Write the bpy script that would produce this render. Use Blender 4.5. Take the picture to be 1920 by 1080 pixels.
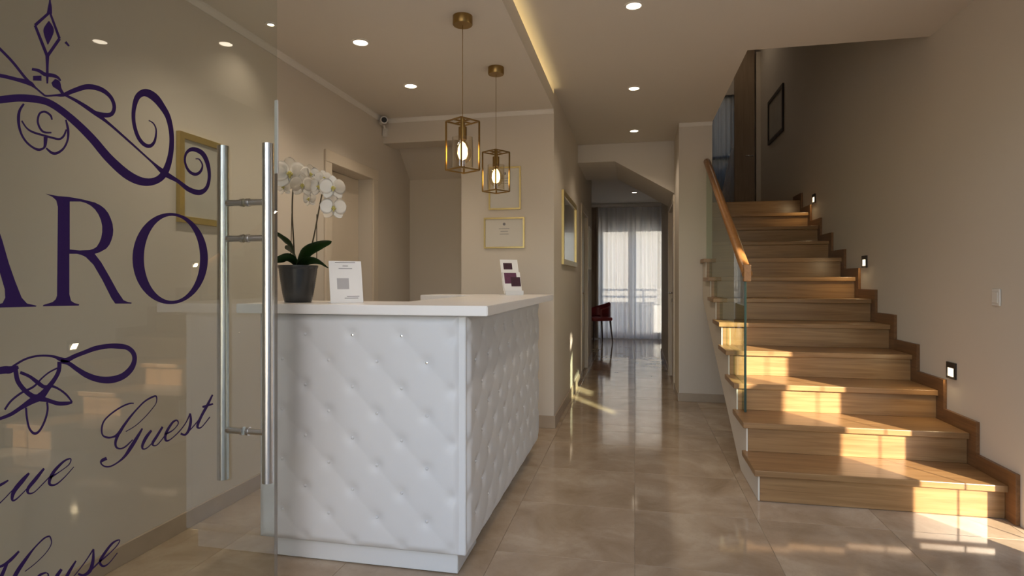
import bpy, bmesh, math, random
from mathutils import Vector, Matrix
random.seed(7)
for o in list(bpy.data.objects): bpy.data.objects.remove(o)
scene = bpy.context.scene
COL = scene.collection

# ------------------------------------------------------------------ camera, sky, sun, exposure
F = 1100.0                       # focal length in pixels of a 1920 wide frame
TH = math.atan(230.0 / F)        # the hall axis is turned this far to the right of the lens axis
HOR = 525.0
CAMH = 1.2
cam = bpy.data.cameras.new('camera'); cam.sensor_width = 36; cam.lens = 36 * F / 1920
cam.shift_y = -(540 - HOR) / 1920; cam.clip_start = 0.02; cam.clip_end = 300
camo = bpy.data.objects.new('camera', cam); COL.objects.link(camo)
camo.location = (0, 0, CAMH); camo.rotation_euler = (math.pi / 2, 0, TH)
scene.camera = camo

SUN_EL = math.radians(20)
SUN_AZ = (-0.68, 1.0)            # travel direction in plan
w = bpy.data.worlds.new('world'); scene.world = w; w.use_nodes = True
nt = w.node_tree; bg = nt.nodes['Background']
sky = nt.nodes.new('ShaderNodeTexSky'); sky.sky_type = 'NISHITA'; sky.sun_disc = False
sky.sun_elevation = math.radians(32); sky.sun_rotation = math.atan2(-SUN_AZ[0], -SUN_AZ[1])
sky.air_density = 1.0; sky.dust_density = 1.0
nt.links.new(sky.outputs[0], bg.inputs[0]); bg.inputs[1].default_value = 0.45
sl = bpy.data.lights.new('sun', 'SUN'); sl.energy = 23.0; sl.angle = 0.022; sl.color = (1.0, 0.87, 0.68)
so = bpy.data.objects.new('sun', sl); COL.objects.link(so)
hd = math.hypot(*SUN_AZ)
sd = Vector((SUN_AZ[0] / hd * math.cos(SUN_EL), SUN_AZ[1] / hd * math.cos(SUN_EL), -math.sin(SUN_EL)))
so.rotation_euler = sd.to_track_quat('-Z', 'Y').to_euler(); so.location = (8, -10, 8)
vs = scene.view_settings
vs.view_transform = 'Standard'; vs.look = 'None'; vs.gamma = 1; vs.use_curve_mapping = False
vs.exposure = 0.0
WARM = (1.0, 0.84, 0.66)

# ------------------------------------------------------------------ materials
def newmat(name):
    m = bpy.data.materials.new(name); m.use_nodes = True
    n = m.node_tree; b = n.nodes['Principled BSDF']
    return m, n, b
def plain(name, col, rough=0.5, metal=0.0, var=0.06, scale=6.0, bump=0.0, bscale=200, spec=0.5, coat=0.0):
    m, n, b = newmat(name)
    tc = n.nodes.new('ShaderNodeTexCoord')
    nz = n.nodes.new('ShaderNodeTexNoise'); nz.inputs['Scale'].default_value = scale; nz.inputs['Detail'].default_value = 4
    n.links.new(tc.outputs['Object'], nz.inputs['Vector'])
    mx = n.nodes.new('ShaderNodeMix'); mx.data_type = 'RGBA'
    mx.inputs['A'].default_value = tuple(c * (1 - var) for c in col) + (1,)
    mx.inputs['B'].default_value = tuple(min(1, c * (1 + var)) for c in col) + (1,)
    n.links.new(nz.outputs['Fac'], mx.inputs['Factor']); n.links.new(mx.outputs['Result'], b.inputs['Base Color'])
    b.inputs['Roughness'].default_value = rough; b.inputs['Metallic'].default_value = metal
    b.inputs['Specular IOR Level'].default_value = spec; b.inputs['Coat Weight'].default_value = coat
    if bump > 0:
        n2 = n.nodes.new('ShaderNodeTexNoise'); n2.inputs['Scale'].default_value = bscale; n2.inputs['Detail'].default_value = 3
        n.links.new(tc.outputs['Object'], n2.inputs['Vector'])
        bp = n.nodes.new('ShaderNodeBump'); bp.inputs['Strength'].default_value = bump; bp.inputs['Distance'].default_value = 0.002
        n.links.new(n2.outputs['Fac'], bp.inputs['Height']); n.links.new(bp.outputs['Normal'], b.inputs['Normal'])
    return m
def emit(name, col, strength):
    m = bpy.data.materials.new(name); m.use_nodes = True; n = m.node_tree; n.nodes.clear()
    e = n.nodes.new('ShaderNodeEmission'); e.inputs[0].default_value = col + (1,); e.inputs[1].default_value = strength
    o = n.nodes.new('ShaderNodeOutputMaterial'); n.links.new(e.outputs[0], o.inputs[0]); return m
def glass(name, tint, boost=1.8, rough=0.0, ior=1.5):
    m = bpy.data.materials.new(name); m.use_nodes = True; n = m.node_tree; n.nodes.clear()
    t = n.nodes.new('ShaderNodeBsdfTransparent'); t.inputs[0].default_value = tint + (1,)
    g = n.nodes.new('ShaderNodeBsdfGlossy'); g.inputs['Roughness'].default_value = rough
    fr = n.nodes.new('ShaderNodeFresnel'); fr.inputs['IOR'].default_value = ior
    ge = n.nodes.new('ShaderNodeNewGeometry')
    inv = n.nodes.new('ShaderNodeMath'); inv.operation = 'SUBTRACT'; inv.inputs[0].default_value = 1
    n.links.new(ge.outputs['Backfacing'], inv.inputs[1])
    mu = n.nodes.new('ShaderNodeMath'); mu.operation = 'MULTIPLY'; n.links.new(fr.outputs[0], mu.inputs[0]); n.links.new(inv.outputs[0], mu.inputs[1])
    m2 = n.nodes.new('ShaderNodeMath'); m2.operation = 'MULTIPLY'; m2.use_clamp = True; n.links.new(mu.outputs[0], m2.inputs[0]); m2.inputs[1].default_value = boost
    mx = n.nodes.new('ShaderNodeMixShader'); n.links.new(m2.outputs[0], mx.inputs[0]); n.links.new(t.outputs[0], mx.inputs[1]); n.links.new(g.outputs[0], mx.inputs[2])
    o = n.nodes.new('ShaderNodeOutputMaterial'); n.links.new(mx.outputs[0], o.inputs[0]); return m
def wood(name, dark, light, rough=0.35, axis='X', scale=1.0):
    m, n, b = newmat(name)
    tc = n.nodes.new('ShaderNodeTexCoord'); mp = n.nodes.new('ShaderNodeMapping')
    s = [22 * scale] * 3; s['XYZ'.index(axis)] = 1.1 * scale
    mp.inputs['Scale'].default_value = s
    oi = n.nodes.new('ShaderNodeObjectInfo')
    ad = n.nodes.new('ShaderNodeVectorMath'); ad.operation = 'ADD'
    sc = n.nodes.new('ShaderNodeVectorMath'); sc.operation = 'SCALE'; sc.inputs['Scale'].default_value = 13.0
    cx = n.nodes.new('ShaderNodeCombineXYZ')
    for i in range(3): n.links.new(oi.outputs['Random'], cx.inputs[i])
    n.links.new(cx.outputs[0], sc.inputs[0]); n.links.new(tc.outputs['Object'], ad.inputs[0]); n.links.new(sc.outputs[0], ad.inputs[1])
    n.links.new(ad.outputs[0], mp.inputs['Vector'])
    nz = n.nodes.new('ShaderNodeTexNoise'); nz.inputs['Scale'].default_value = 2.2; nz.inputs['Detail'].default_value = 6; nz.inputs['Distortion'].default_value = 0.7
    n.links.new(mp.outputs[0], nz.inputs['Vector'])
    cr = n.nodes.new('ShaderNodeValToRGB'); cr.color_ramp.elements[0].position = 0.3; cr.color_ramp.elements[1].position = 0.72
    cr.color_ramp.elements[0].color = dark + (1,); cr.color_ramp.elements[1].color = light + (1,)
    n.links.new(nz.outputs['Fac'], cr.inputs[0])
    hs = n.nodes.new('ShaderNodeHueSaturation')
    mr = n.nodes.new('ShaderNodeMapRange'); mr.inputs['To Min'].default_value = 0.9; mr.inputs['To Max'].default_value = 1.1
    n.links.new(oi.outputs['Random'], mr.inputs['Value']); n.links.new(mr.outputs[0], hs.inputs['Value'])
    n.links.new(cr.outputs[0], hs.inputs['Color']); n.links.new(hs.outputs[0], b.inputs['Base Color'])
    b.inputs['Roughness'].default_value = rough
    bp = n.nodes.new('ShaderNodeBump'); bp.inputs['Strength'].default_value = 0.08; bp.inputs['Distance'].default_value = 0.002
    n.links.new(nz.outputs['Fac'], bp.inputs['Height']); n.links.new(bp.outputs[0], b.inputs['Normal'])
    return m
def marble(name):
    m, n, b = newmat(name)
    tc = n.nodes.new('ShaderNodeTexCoord'); oi = n.nodes.new('ShaderNodeObjectInfo')
    cx = n.nodes.new('ShaderNodeCombineXYZ'); sc = n.nodes.new('ShaderNodeVectorMath'); sc.operation = 'SCALE'; sc.inputs['Scale'].default_value = 37.0
    for i in range(3): n.links.new(oi.outputs['Random'], cx.inputs[i])
    ad = n.nodes.new('ShaderNodeVectorMath'); ad.operation = 'ADD'
    n.links.new(cx.outputs[0], sc.inputs[0]); n.links.new(tc.outputs['Object'], ad.inputs[0]); n.links.new(sc.outputs[0], ad.inputs[1])
    n1 = n.nodes.new('ShaderNodeTexNoise'); n1.inputs['Scale'].default_value = 3.2; n1.inputs['Detail'].default_value = 8; n1.inputs['Distortion'].default_value = 0.5; n1.inputs['Roughness'].default_value = 0.6
    n.links.new(ad.outputs[0], n1.inputs['Vector'])
    cr = n.nodes.new('ShaderNodeValToRGB')
    e = cr.color_ramp.elements; e[0].position = 0.28; e[0].color = (0.31, 0.22, 0.135, 1); e[1].position = 0.66; e[1].color = (0.50, 0.395, 0.28, 1)
    k = e.new(0.5); k.color = (0.415, 0.31, 0.21, 1)
    n.links.new(n1.outputs['Fac'], cr.inputs[0])
    n2 = n.nodes.new('ShaderNodeTexNoise'); n2.inputs['Scale'].default_value = 9; n2.inputs['Detail'].default_value = 5; n2.inputs['Distortion'].default_value = 2.5
    n.links.new(ad.outputs[0], n2.inputs['Vector'])
    c2 = n.nodes.new('ShaderNodeValToRGB'); f = c2.color_ramp.elements; f[0].position = 0.47; f[0].color = (0, 0, 0, 1); f[1].position = 0.5; f[1].color = (1, 1, 1, 1)
    g = f.new(0.53); g.color = (0, 0, 0, 1)
    n.links.new(n2.outputs['Fac'], c2.inputs[0])
    mu = n.nodes.new('ShaderNodeMath'); mu.operation = 'MULTIPLY'; mu.inputs[1].default_value = 0.18; n.links.new(c2.outputs[0], mu.inputs[0])
    mx = n.nodes.new('ShaderNodeMix'); mx.data_type = 'RGBA'; mx.inputs['B'].default_value = (0.30, 0.21, 0.14, 1)
    n.links.new(mu.outputs[0], mx.inputs['Factor']); n.links.new(cr.outputs[0], mx.inputs['A'])
    hs = n.nodes.new('ShaderNodeHueSaturation'); mr = n.nodes.new('ShaderNodeMapRange'); mr.inputs['To Min'].default_value = 0.93; mr.inputs['To Max'].default_value = 1.07
    n.links.new(oi.outputs['Random'], mr.inputs['Value']); n.links.new(mr.outputs[0], hs.inputs['Value']); n.links.new(mx.outputs['Result'], hs.inputs['Color'])
    n.links.new(hs.outputs[0], b.inputs['Base Color'])
    b.inputs['Roughness'].default_value = 0.075; b.inputs['Specular IOR Level'].default_value = 0.5
    return m
def sheer(name, k=.85, tr=.45, tint=(1, .99, .99)):
    m = bpy.data.materials.new(name); m.use_nodes = True; n = m.node_tree; n.nodes.clear()
    d = n.nodes.new('ShaderNodeBsdfDiffuse'); d.inputs[0].default_value = tuple(.88 * k * c for c in tint) + (1,)
    t = n.nodes.new('ShaderNodeBsdfTranslucent'); t.inputs[0].default_value = tuple(k * c for c in tint) + (1,)
    p = n.nodes.new('ShaderNodeBsdfTransparent')
    a = n.nodes.new('ShaderNodeMixShader'); a.inputs[0].default_value = 0.6; n.links.new(d.outputs[0], a.inputs[1]); n.links.new(t.outputs[0], a.inputs[2])
    c = n.nodes.new('ShaderNodeMixShader'); c.inputs[0].default_value = tr; n.links.new(a.outputs[0], c.inputs[1]); n.links.new(p.outputs[0], c.inputs[2])
    o = n.nodes.new('ShaderNodeOutputMaterial'); n.links.new(c.outputs[0], o.inputs[0]); return m

M = {}
M['wall'] = plain('wall_paint', (0.66, 0.59, 0.50), 0.75, var=0.02, scale=1.2, bump=0.05, bscale=350)
M['ceil'] = plain('ceiling_paint', (0.72, 0.66, 0.58), 0.8, var=0.015, scale=1.0)
M['trim'] = plain('white_trim', (0.80, 0.75, 0.68), 0.5, var=0.02)
M['doorw'] = plain('door_paint', (0.70, 0.61, 0.49), 0.4, var=0.03)
M['marble'] = marble('polished_marble')
M['marble_skirt'] = plain('marble_skirting', (0.43, 0.34, 0.25), 0.45, var=0.15, scale=9)
M['grout'] = plain('grout', (0.40, 0.32, 0.24), 0.6)
M['oak'] = wood('oak_tread', (0.235, 0.12, 0.046), (0.375, 0.21, 0.088), 0.32, 'X')
M['oak_dark'] = wood('oak_skirting', (0.15, 0.068, 0.024), (0.24, 0.115, 0.043), 0.4, 'Y')
M['oak_rail'] = wood('oak_handrail', (0.30, 0.13, 0.04), (0.42, 0.20, 0.065), 0.3, 'Y')
M['white'] = plain('white_lacquer', (0.68, 0.685, 0.69), 0.35, var=0.02)
M['counter'] = plain('counter_laminate', (0.80, 0.775, 0.75), 0.25, var=0.02)
M['leather'] = plain('white_leatherette', (0.66, 0.66, 0.665), 0.5, var=0.02, bump=0.06, bscale=500)
M['steel'] = plain('brushed_steel', (0.68, 0.67, 0.66), 0.25, 1.0, var=0.06, scale=80)
M['brass'] = plain('aged_brass', (0.34, 0.22, 0.08), 0.32, 1.0, var=0.12, scale=30)
M['gold'] = plain('gold_frame', (0.62, 0.49, 0.22), 0.35, 0.85, var=0.1, scale=40)
M['purple'] = plain('purple_vinyl', (0.026, 0.009, 0.070), 0.6, var=0.05, spec=0.15)
M['paper'] = plain('paper', (0.80, 0.79, 0.78), 0.6, var=0.02)
M['paper_warm'] = plain('warm_paper', (0.66, 0.62, 0.55), 0.6, var=0.03)
M['ink'] = plain('grey_ink', (0.22, 0.21, 0.22), 0.7)
M['plum'] = plain('plum_print', (0.12, 0.035, 0.08), 0.35, var=0.4, scale=60)
M['plum_d'] = plain('dark_plum_print', (0.05, 0.015, 0.03), 0.35, var=0.4, scale=60)
M['black'] = plain('black_plastic', (0.02, 0.02, 0.02), 0.4)
M['dark'] = plain('dark_metal', (0.06, 0.05, 0.045), 0.4, 0.6)
M['pot'] = plain('dark_glazed_pot', (0.045, 0.045, 0.045), 0.22, var=0.3, scale=20)
M['soil'] = plain('bark', (0.06, 0.035, 0.02), 0.9, var=0.4, scale=60)
M['leaf'] = plain('orchid_leaf', (0.022, 0.06, 0.014), 0.35, var=0.3, scale=15)
M['stem'] = plain('orchid_stem', (0.07, 0.05, 0.02), 0.5, var=0.2)
M['lip'] = plain('orchid_lip', (0.55, 0.48, 0.14), 0.5, var=0.2)
M['red'] = plain('burgundy_leather', (0.24, 0.03, 0.032), 0.4, var=0.15)
M['oakleg'] = plain('dark_wood_leg', (0.05, 0.025, 0.018), 0.4)
M['plug'] = plain('white_plastic', (0.74, 0.70, 0.64), 0.4)
M['chrome'] = plain('crystal', (0.9, 0.9, 0.9), 0.08, 1.0, var=0.0)
M['pavement'] = plain('paving', (0.36, 0.34, 0.31), 0.85, var=0.12, scale=3)
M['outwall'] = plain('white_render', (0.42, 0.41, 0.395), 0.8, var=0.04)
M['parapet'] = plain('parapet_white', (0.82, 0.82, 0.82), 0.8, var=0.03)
M['picture'] = plain('dim_picture', (0.20, 0.17, 0.13), 0.12, var=0.35, scale=5)
M['print'] = plain('pale_print', (0.50, 0.47, 0.41), 0.25, var=0.15, scale=6)
M['glass_door'] = glass('door_glass', (0.93, 0.955, 0.94), 1.9)
M['glass_bal'] = glass('balustrade_glass', (0.80, 0.87, 0.80), 0.75)
M['glass_win'] = glass('window_glass', (0.96, 0.97, 0.97), 1.5)
M['glass_amber'] = glass('amber_glass', (0.96, 0.88, 0.72), 2.6)
M['glass_shade'] = glass('shade_glass', (0.97, 0.92, 0.82), 4.5, 0.04)
M['glass_edge'] = plain('green_glass_edge', (0.02, 0.045, 0.035), 0.15, var=0.1)
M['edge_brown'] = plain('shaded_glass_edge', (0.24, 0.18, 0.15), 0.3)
M['highlight'] = plain('pale_edge_highlight', (0.66, 0.64, 0.63), 0.3)  # pale colour standing in for light on the door's glass edge
M['lens'] = emit('downlight_lens', (1.0, 0.86, 0.66), 9.0)
M['bulb'] = emit('filament_glow', (1.0, 0.70, 0.30), 16.0)
M['steplens'] = emit('step_lens', (1.0, 0.84, 0.55), 2.5)
M['led'] = emit('led_strip', (1.0, 0.80, 0.40), 7.5)
M['curtain'] = sheer('sheer_fabric', .85, .14)
M['bluesheer'] = sheer('blue_sheer', .15, .0, (1.0, .90, .78))
M['petal'] = sheer('orchid_petal', .97, 0.0, (1, .985, .95))
M['drape'] = plain('taupe_drape', (0.34, 0.27, 0.21), 0.9, var=0.08)
M['bluewall'] = plain('blue_grey_paint', (0.42, 0.46, 0.52), 0.8)
M['walnut'] = wood('landing_door', (0.27, 0.19, 0.12), (0.34, 0.245, 0.16), 0.5, 'Z')

# ------------------------------------------------------------------ mesh helpers
WLOC = {}
class MB:
    def __init__(s): s.bm = bmesh.new()
    def box(s, x0, x1, y0, y1, z0, z1, bev=0.0, seg=2):
        b = bmesh.new()
        r = bmesh.ops.create_cube(b, size=1)
        for v in b.verts: v.co = Vector(((x0 + x1) / 2 + v.co.x * (x1 - x0), (y0 + y1) / 2 + v.co.y * (y1 - y0), (z0 + z1) / 2 + v.co.z * (z1 - z0)))
        if bev > 0: bmesh.ops.bevel(b, geom=b.edges[:], offset=bev, segments=seg, affect='EDGES', profile=0.5)
        s.join(b); return s
    def join(s, b, mat=None):
        if mat is not None: bmesh.ops.transform(b, matrix=mat, verts=b.verts)
        me = bpy.data.meshes.new('tmp'); b.to_mesh(me); b.free(); s.bm.from_mesh(me); bpy.data.meshes.remove(me)
    def cyl(s, p0, p1, r0, r1=None, seg=16, caps=True):
        p0 = Vector(p0); p1 = Vector(p1); r1 = r0 if r1 is None else r1
        d = p1 - p0; b = bmesh.new()
        bmesh.ops.create_cone(b, cap_ends=caps, segments=seg, radius1=r0, radius2=r1, depth=d.length)
        s.join(b, Matrix.Translation((p0 + p1) / 2) @ d.to_track_quat('Z', 'Y').to_matrix().to_4x4()); return s
    def tube(s, pts, rads, seg=10):
        pts = [Vector(p) for p in pts]
        if not hasattr(rads, '__len__'): rads = [rads] * len(pts)
        rings = []; up = Vector((0.31, 0.17, 0.93)).normalized()
        for i, p in enumerate(pts):
            t = (pts[min(i + 1, len(pts) - 1)] - pts[max(i - 1, 0)]).normalized()
            a = t.cross(up)
            if a.length < 1e-4: a = t.cross(Vector((1, 0, 0)))
            a.normalize(); c = t.cross(a).normalized()
            rings.append([s.bm.verts.new(p + (a * math.cos(2 * math.pi * k / seg) + c * math.sin(2 * math.pi * k / seg)) * rads[i]) for k in range(seg)])
        for i in range(len(rings) - 1):
            for k in range(seg):
                s.bm.faces.new((rings[i][k], rings[i][(k + 1) % seg], rings[i + 1][(k + 1) % seg], rings[i + 1][k]))
        s.bm.faces.new(rings[0][::-1]); s.bm.faces.new(rings[-1]); return s
    def lathe(s, prof, c=(0, 0, 0), seg=32):
        c = Vector(c); rings = []
        for r, z in prof:
            if r < 1e-6: rings.append([s.bm.verts.new(c + Vector((0, 0, z)))])
            else: rings.append([s.bm.verts.new(c + Vector((r * math.cos(2 * math.pi * k / seg), r * math.sin(2 * math.pi * k / seg), z))) for k in range(seg)])
        for i in range(len(rings) - 1):
            A, B = rings[i], rings[i + 1]
            for k in range(seg):
                k2 = (k + 1) % seg
                if len(A) == 1 and len(B) == 1: continue
                if len(A) == 1: s.bm.faces.new((A[0], B[k2], B[k]))
                elif len(B) == 1: s.bm.faces.new((A[k], A[k2], B[0]))
                else: s.bm.faces.new((A[k], A[k2], B[k2], B[k]))
        return s
    def prism(s, poly, axis, a0, a1):
        def P(u, v, a): return {'X': (a, u, v), 'Y': (u, a, v), 'Z': (u, v, a)}[axis]
        A = [s.bm.verts.new(P(u, v, a0)) for u, v in poly]; B = [s.bm.verts.new(P(u, v, a1)) for u, v in poly]
        n = len(poly); s.bm.faces.new(A); s.bm.faces.new(B[::-1])
        for i in range(n): s.bm.faces.new((A[i], B[i], B[(i + 1) % n], A[(i + 1) % n]))
        return s
    def grid(s, fn, nu, nv):
        V = [[s.bm.verts.new(fn(i / nu, j / nv)) for j in range(nv + 1)] for i in range(nu + 1)]
        for i in range(nu):
            for j in range(nv): s.bm.faces.new((V[i][j], V[i + 1][j], V[i + 1][j + 1], V[i][j + 1]))
        return s
    def rot(s, m): bmesh.ops.transform(s.bm, matrix=m, verts=s.bm.verts); return s
    def build(s, name, mat, parent=None, smooth=False, recalc=True, local=False):
        if recalc: bmesh.ops.recalc_face_normals(s.bm, faces=s.bm.faces)
        if parent is not None and not local:
            bmesh.ops.translate(s.bm, vec=-WLOC[parent.name], verts=s.bm.verts)
        me = bpy.data.meshes.new(name); s.bm.to_mesh(me); s.bm.free()
        me.materials.append(M[mat] if isinstance(mat, str) else mat)
        if smooth:
            for p in me.polygons: p.use_smooth = True
            if smooth == 'auto':
                try: me.set_sharp_from_angle(angle=math.radians(40))
                except Exception: pass
        o = bpy.data.objects.new(name, me); COL.objects.link(o); o.parent = parent
        WLOC[o.name] = WLOC[parent.name] if parent is not None else Vector((0, 0, 0))
        return o
def tag(o, label=None, cat=None, group=None, kind=None):
    if label: o['label'] = label
    if cat: o['category'] = cat
    if group: o['group'] = group
    if kind: o['kind'] = kind
    return o
def empty(name, loc=(0, 0, 0)):
    o = bpy.data.objects.new(name, None); COL.objects.link(o); o.location = loc; o.empty_display_size = 0.1
    WLOC[o.name] = Vector(loc); return o
def thing(name, loc, label, cat, group=None): return tag(empty(name, loc), label, cat, group)
def struct(name, mb, mat, label=None, smooth=False): return tag(mb.build(name, mat, None, smooth), label, kind='structure')
def copy_tree(o, parent=None):
    c = o.copy(); COL.objects.link(c)
    if parent is not None: c.parent = parent
    WLOC[c.name] = WLOC[o.name]
    for ch in list(o.children): copy_tree(ch, c)
    return c
def light_child(name, kind, energy, parent, loc, color=WARM, **kw):
    l = bpy.data.lights.new(name, kind); l.energy = energy; l.color = color
    for k, v in kw.items(): setattr(l, k, v)
    o = bpy.data.objects.new(name, l); COL.objects.link(o); o.parent = parent; o.location = loc; return o
CT, ST = math.cos(TH), math.sin(TH)
def ray(px, py):                                   # direction of a photo pixel in the hall's own axes
    r = (px - 960) / F; u = -(py - HOR) / F
    return Vector((r * CT - ST, r * ST + CT, u))
def atY(px, py, Y): d = ray(px, py); return Vector((0, 0, CAMH)) + d * (Y / d.y)
def atX(px, py, X): d = ray(px, py); return Vector((0, 0, CAMH)) + d * (X / d.x)

# ------------------------------------------------------------------ room numbers (metres)
XL, XR = -2.12, 1.84            # left wall, right wall
XC, XC2 = -0.64, 0.43           # hallway walls
YB = 4.72                       # pillar wall behind the desk
YF = 0.85                       # inside of the entrance front
ZL, ZR = 2.58, 2.75             # ceiling over the desk, main ceiling
YS = 6.04                       # wall behind the stairs
YW = 12.3                       # far window wall

# ------------------------------------------------------------------ floor with marble tiles
b = MB(); b.box(-2.6, 2.1, 0.70, YW + 0.2, -0.12, -0.003)
floor = struct('floor', b, 'grout', 'polished beige marble floor of large square tiles')
tile_cache = {}
def tile(x0, x1, y0, y1):
    g = 0.0012; key = (round(x1 - x0, 3), round(y1 - y0, 3))
    if key[0] < 0.02 or key[1] < 0.02: return
    if key not in tile_cache:
        t = MB(); g = 0.0007; hx, hy = (x1 - x0) / 2 - g, (y1 - y0) / 2 - g
        t.box(-hx, hx, -hy, hy, -0.010, 0.0, 0.0012, 1)
        o = t.build('floor_tile', 'marble', floor, local=True); tile_cache[key] = o.data
    else:
        o = bpy.data.objects.new('floor_tile', tile_cache[key]); COL.objects.link(o); o.parent = floor
    o.location = ((x0 + x1) / 2, (y0 + y1) / 2, 0)
def tiles(X0, X1, Y0, Y1, T=0.6, ox=0.0, oy=0.13):
    i0 = math.floor((X0 - ox) / T); j0 = math.floor((Y0 - oy) / T)
    i = i0
    while ox + i * T < X1 - 1e-6:
        j = j0
        while oy + j * T < Y1 - 1e-6:
            tile(max(X0, ox + i * T), min(X1, ox + (i + 1) * T), max(Y0, oy + j * T), min(Y1, oy + (j + 1) * T)); j += 1
        i += 1
tiles(XL, XR, YF, YB); tiles(XC, XR, YB, YS); tiles(XL, -1.42, YB, 5.33)
tiles(XC, XC2, YS, 8.95); tiles(-2.4, 1.6, 8.95, YW)

# ------------------------------------------------------------------ walls
b = MB()                                            # left wall with a door recess
b.box(XL - 0.2, XL, 0.70, 3.82, 0, ZR + 0.2); b.box(XL - 0.2, XL, 4.50, 5.5, 0, ZR + 0.2)
b.box(XL - 0.2, XL, 3.82, 4.50, 2.03, ZR + 0.2)
struct('wall_left', b, 'wall', 'beige painted wall on the left behind the glass door')
b = MB()                                            # pillar and header over the passage
b.box(-1.42, XC, YB, 5.5, 0, ZR); b.box(XL, -1.42, YB, 4.93, 2.375, ZR)
struct('wall_back', b, 'wall', 'beige wall behind the reception desk with passage opening')
b = MB(); b.box(XL, -1.42, 5.33, 5.5, 0, ZR)
b.prism([(4.93, 2.46), (5.05, 2.42), (5.34, 2.15), (5.34, ZR), (4.93, ZR)], 'X', XL, -1.42)
struct('wall_passage', b, 'wall', 'shaded end wall of the passage under the sloping soffit')
b = MB()                                            # hallway left
b.box(-0.80, XC, 5.5, 7.22, 0, ZR); b.box(-0.80, XC, 8.05, 8.95, 0, ZR); b.box(-0.80, XC, 7.22, 8.05, 2.05, ZR)
b.box(-0.90, -0.72, 7.2, 8.07, 0, 2.1)
struct('wall_hall_left', b, 'wall', 'hallway wall carrying the framed picture')
b = MB()                                            # hallway right + wall behind stairs
b.box(XC2, 0.745, YS, 6.20, 0, ZR + 2.2); b.box(XC2, 0.58, 6.20, 6.72, 0, ZR); b.box(XC2, 0.58, 7.62, 9.9, 0, ZR); b.box(XC2, 0.58, 6.72, 7.62, 2.05, ZR)
b.box(0.52, 0.66, 6.72, 7.62, 0, 2.1); b.box(0.745, XR, YS, 6.20, 0, 0.95)
struct('wall_hall_right', b, 'wall', 'hallway wall beside and behind the staircase')
b = MB()                                            # right wall with tall slit windows near the entrance
b.box(XR, XR + 0.06, 0.70, 2.24, 0, 2.5); b.box(XR, XR + 0.06, 2.49, 2.67, 0, 2.5); b.box(XR, XR + 0.06, 2.24, 2.49, 0, 1.22); b.box(XR, XR + 0.06, 2.24, 2.49, 2.3, 2.5); b.box(XR, XR + 0.06, 3.25, 9.6, 0, 2.5)
b.box(XR, XR + 0.06, 0.70, 9.6, 2.5, 5.3); b.box(XR, XR + 0.06, 2.67, 3.25, 1.80, 2.5)
struct('wall_right', b, 'wall', 'tall beige wall along the wooden stairs')
for n_, (y0, y1, za, zb_) in enumerate(((2.67, 3.25, 0, 1.80), (2.24, 2.49, 1.22, 2.3))):
    b = MB(); e = 0.018
    b.box(XR + 0.01, XR + 0.05, y0, y0 + e, za, zb_); b.box(XR + 0.01, XR + 0.05, y1 - e, y1, za, zb_)
    b.box(XR + 0.01, XR + 0.05, y0 + e, y1 - e, za, za + 0.012); b.box(XR + 0.01, XR + 0.05, y0 + e, y1 - e, zb_ - 0.05, zb_)
    if n_ == 0: b.box(XR + 0.03, XR + 0.036, 3.005, 3.011, 0.012, 1.75)
    wo = struct('window_%d' % (n_ + 1), b, 'dark', 'narrow full height window beside the entrance' if n_ == 0 else 'slit window in the right wall near the entrance')
    g = MB(); g.box(XR + 0.022, XR + 0.028, y0 + e, y1 - e, za + 0.012, zb_ - 0.05); g.build('pane', 'glass_win', wo)
b = MB()                                            # entrance front around the open doorway
b.box(XL - 0.2, -1.40, 0.70, YF, 0, 3.0); b.box(1.35, XR + 0.06, 0.70, YF, 0, 3.0); b.box(-1.40, 1.35, 0.70, YF, 2.45, 3.0)
struct('wall_front', b, 'wall', 'entrance front around the open doorway')
b = MB(); b.box(XR + 0.06, XR + 0.26, -5.0, 0.70, -0.14, 4.8)  # unseen wall added outside to stop sun entering the doorway
struct('wall_sun_block', b, 'outwall', 'added unseen wall outside the entrance, keeping sun off the doorway')
# stairwell, landing and upper room shell
b = MB(); b.box(0.60, 0.745, 4.06, YS, ZR + 0.2, 5.3); b.box(0.745, XR, 4.06, 4.20, ZR + 0.2, 5.3)
b.box(0.58, 0.745, 6.20, 9.5, ZR, 5.3)
struct('wall_stairwell', b, 'wall', 'upper stairwell wall above the opening')
b = MB(); b.box(0.5, XR + 0.2, 4.0, 9.7, 5.3, 5.45)
struct('ceiling_stairwell', b, 'ceil', 'dim ceiling high above the staircase')
b = MB(); b.box(1.50, XR, 9.42, 9.6, 2.0, 5.3); b.box(0.745, 1.03, 9.42, 9.6, 2.0, 5.3); b.box(1.03, 1.50, 9.42, 9.6, 4.02, 5.3)
struct('wall_landing', b, 'wall', 'end wall of the stair landing')

# ceilings
b = MB()
b.box(XL, -0.82, YF, YB, ZL, ZR + 0.2); b.box(-0.82, XC, YF, YB, ZL, 2.615); b.box(-0.66, XC, YF, YB, 2.615, 2.705)
struct('ceiling_left', b, 'ceil', 'lowered ceiling over the desk with an upstand edge')
b = MB()
b.box(-0.82, XR, YF, 4.20, ZR, ZR + 0.2); b.box(-0.82, 0.745, 4.20, YS, ZR, ZR + 0.2); b.box(-0.80, 0.58, YS, 8.95, ZR, ZR + 0.2)
b.box(-2.6, 0.58, 8.95, 9.8, ZR, ZR + 0.2); b.box(-2.6, 1.8, 9.8, YW + 0.2, ZR, ZR + 0.2)
struct('ceiling_main', b, 'ceil', 'main ceiling over the hall with the stair opening')
b = MB(); b.prism([(XC, ZR - 0.002), (XC, 2.545), (-0.22, 2.545), (XC2, 2.165), (XC2, ZR - 0.002)], 'Y', 6.75, 7.95)
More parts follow.
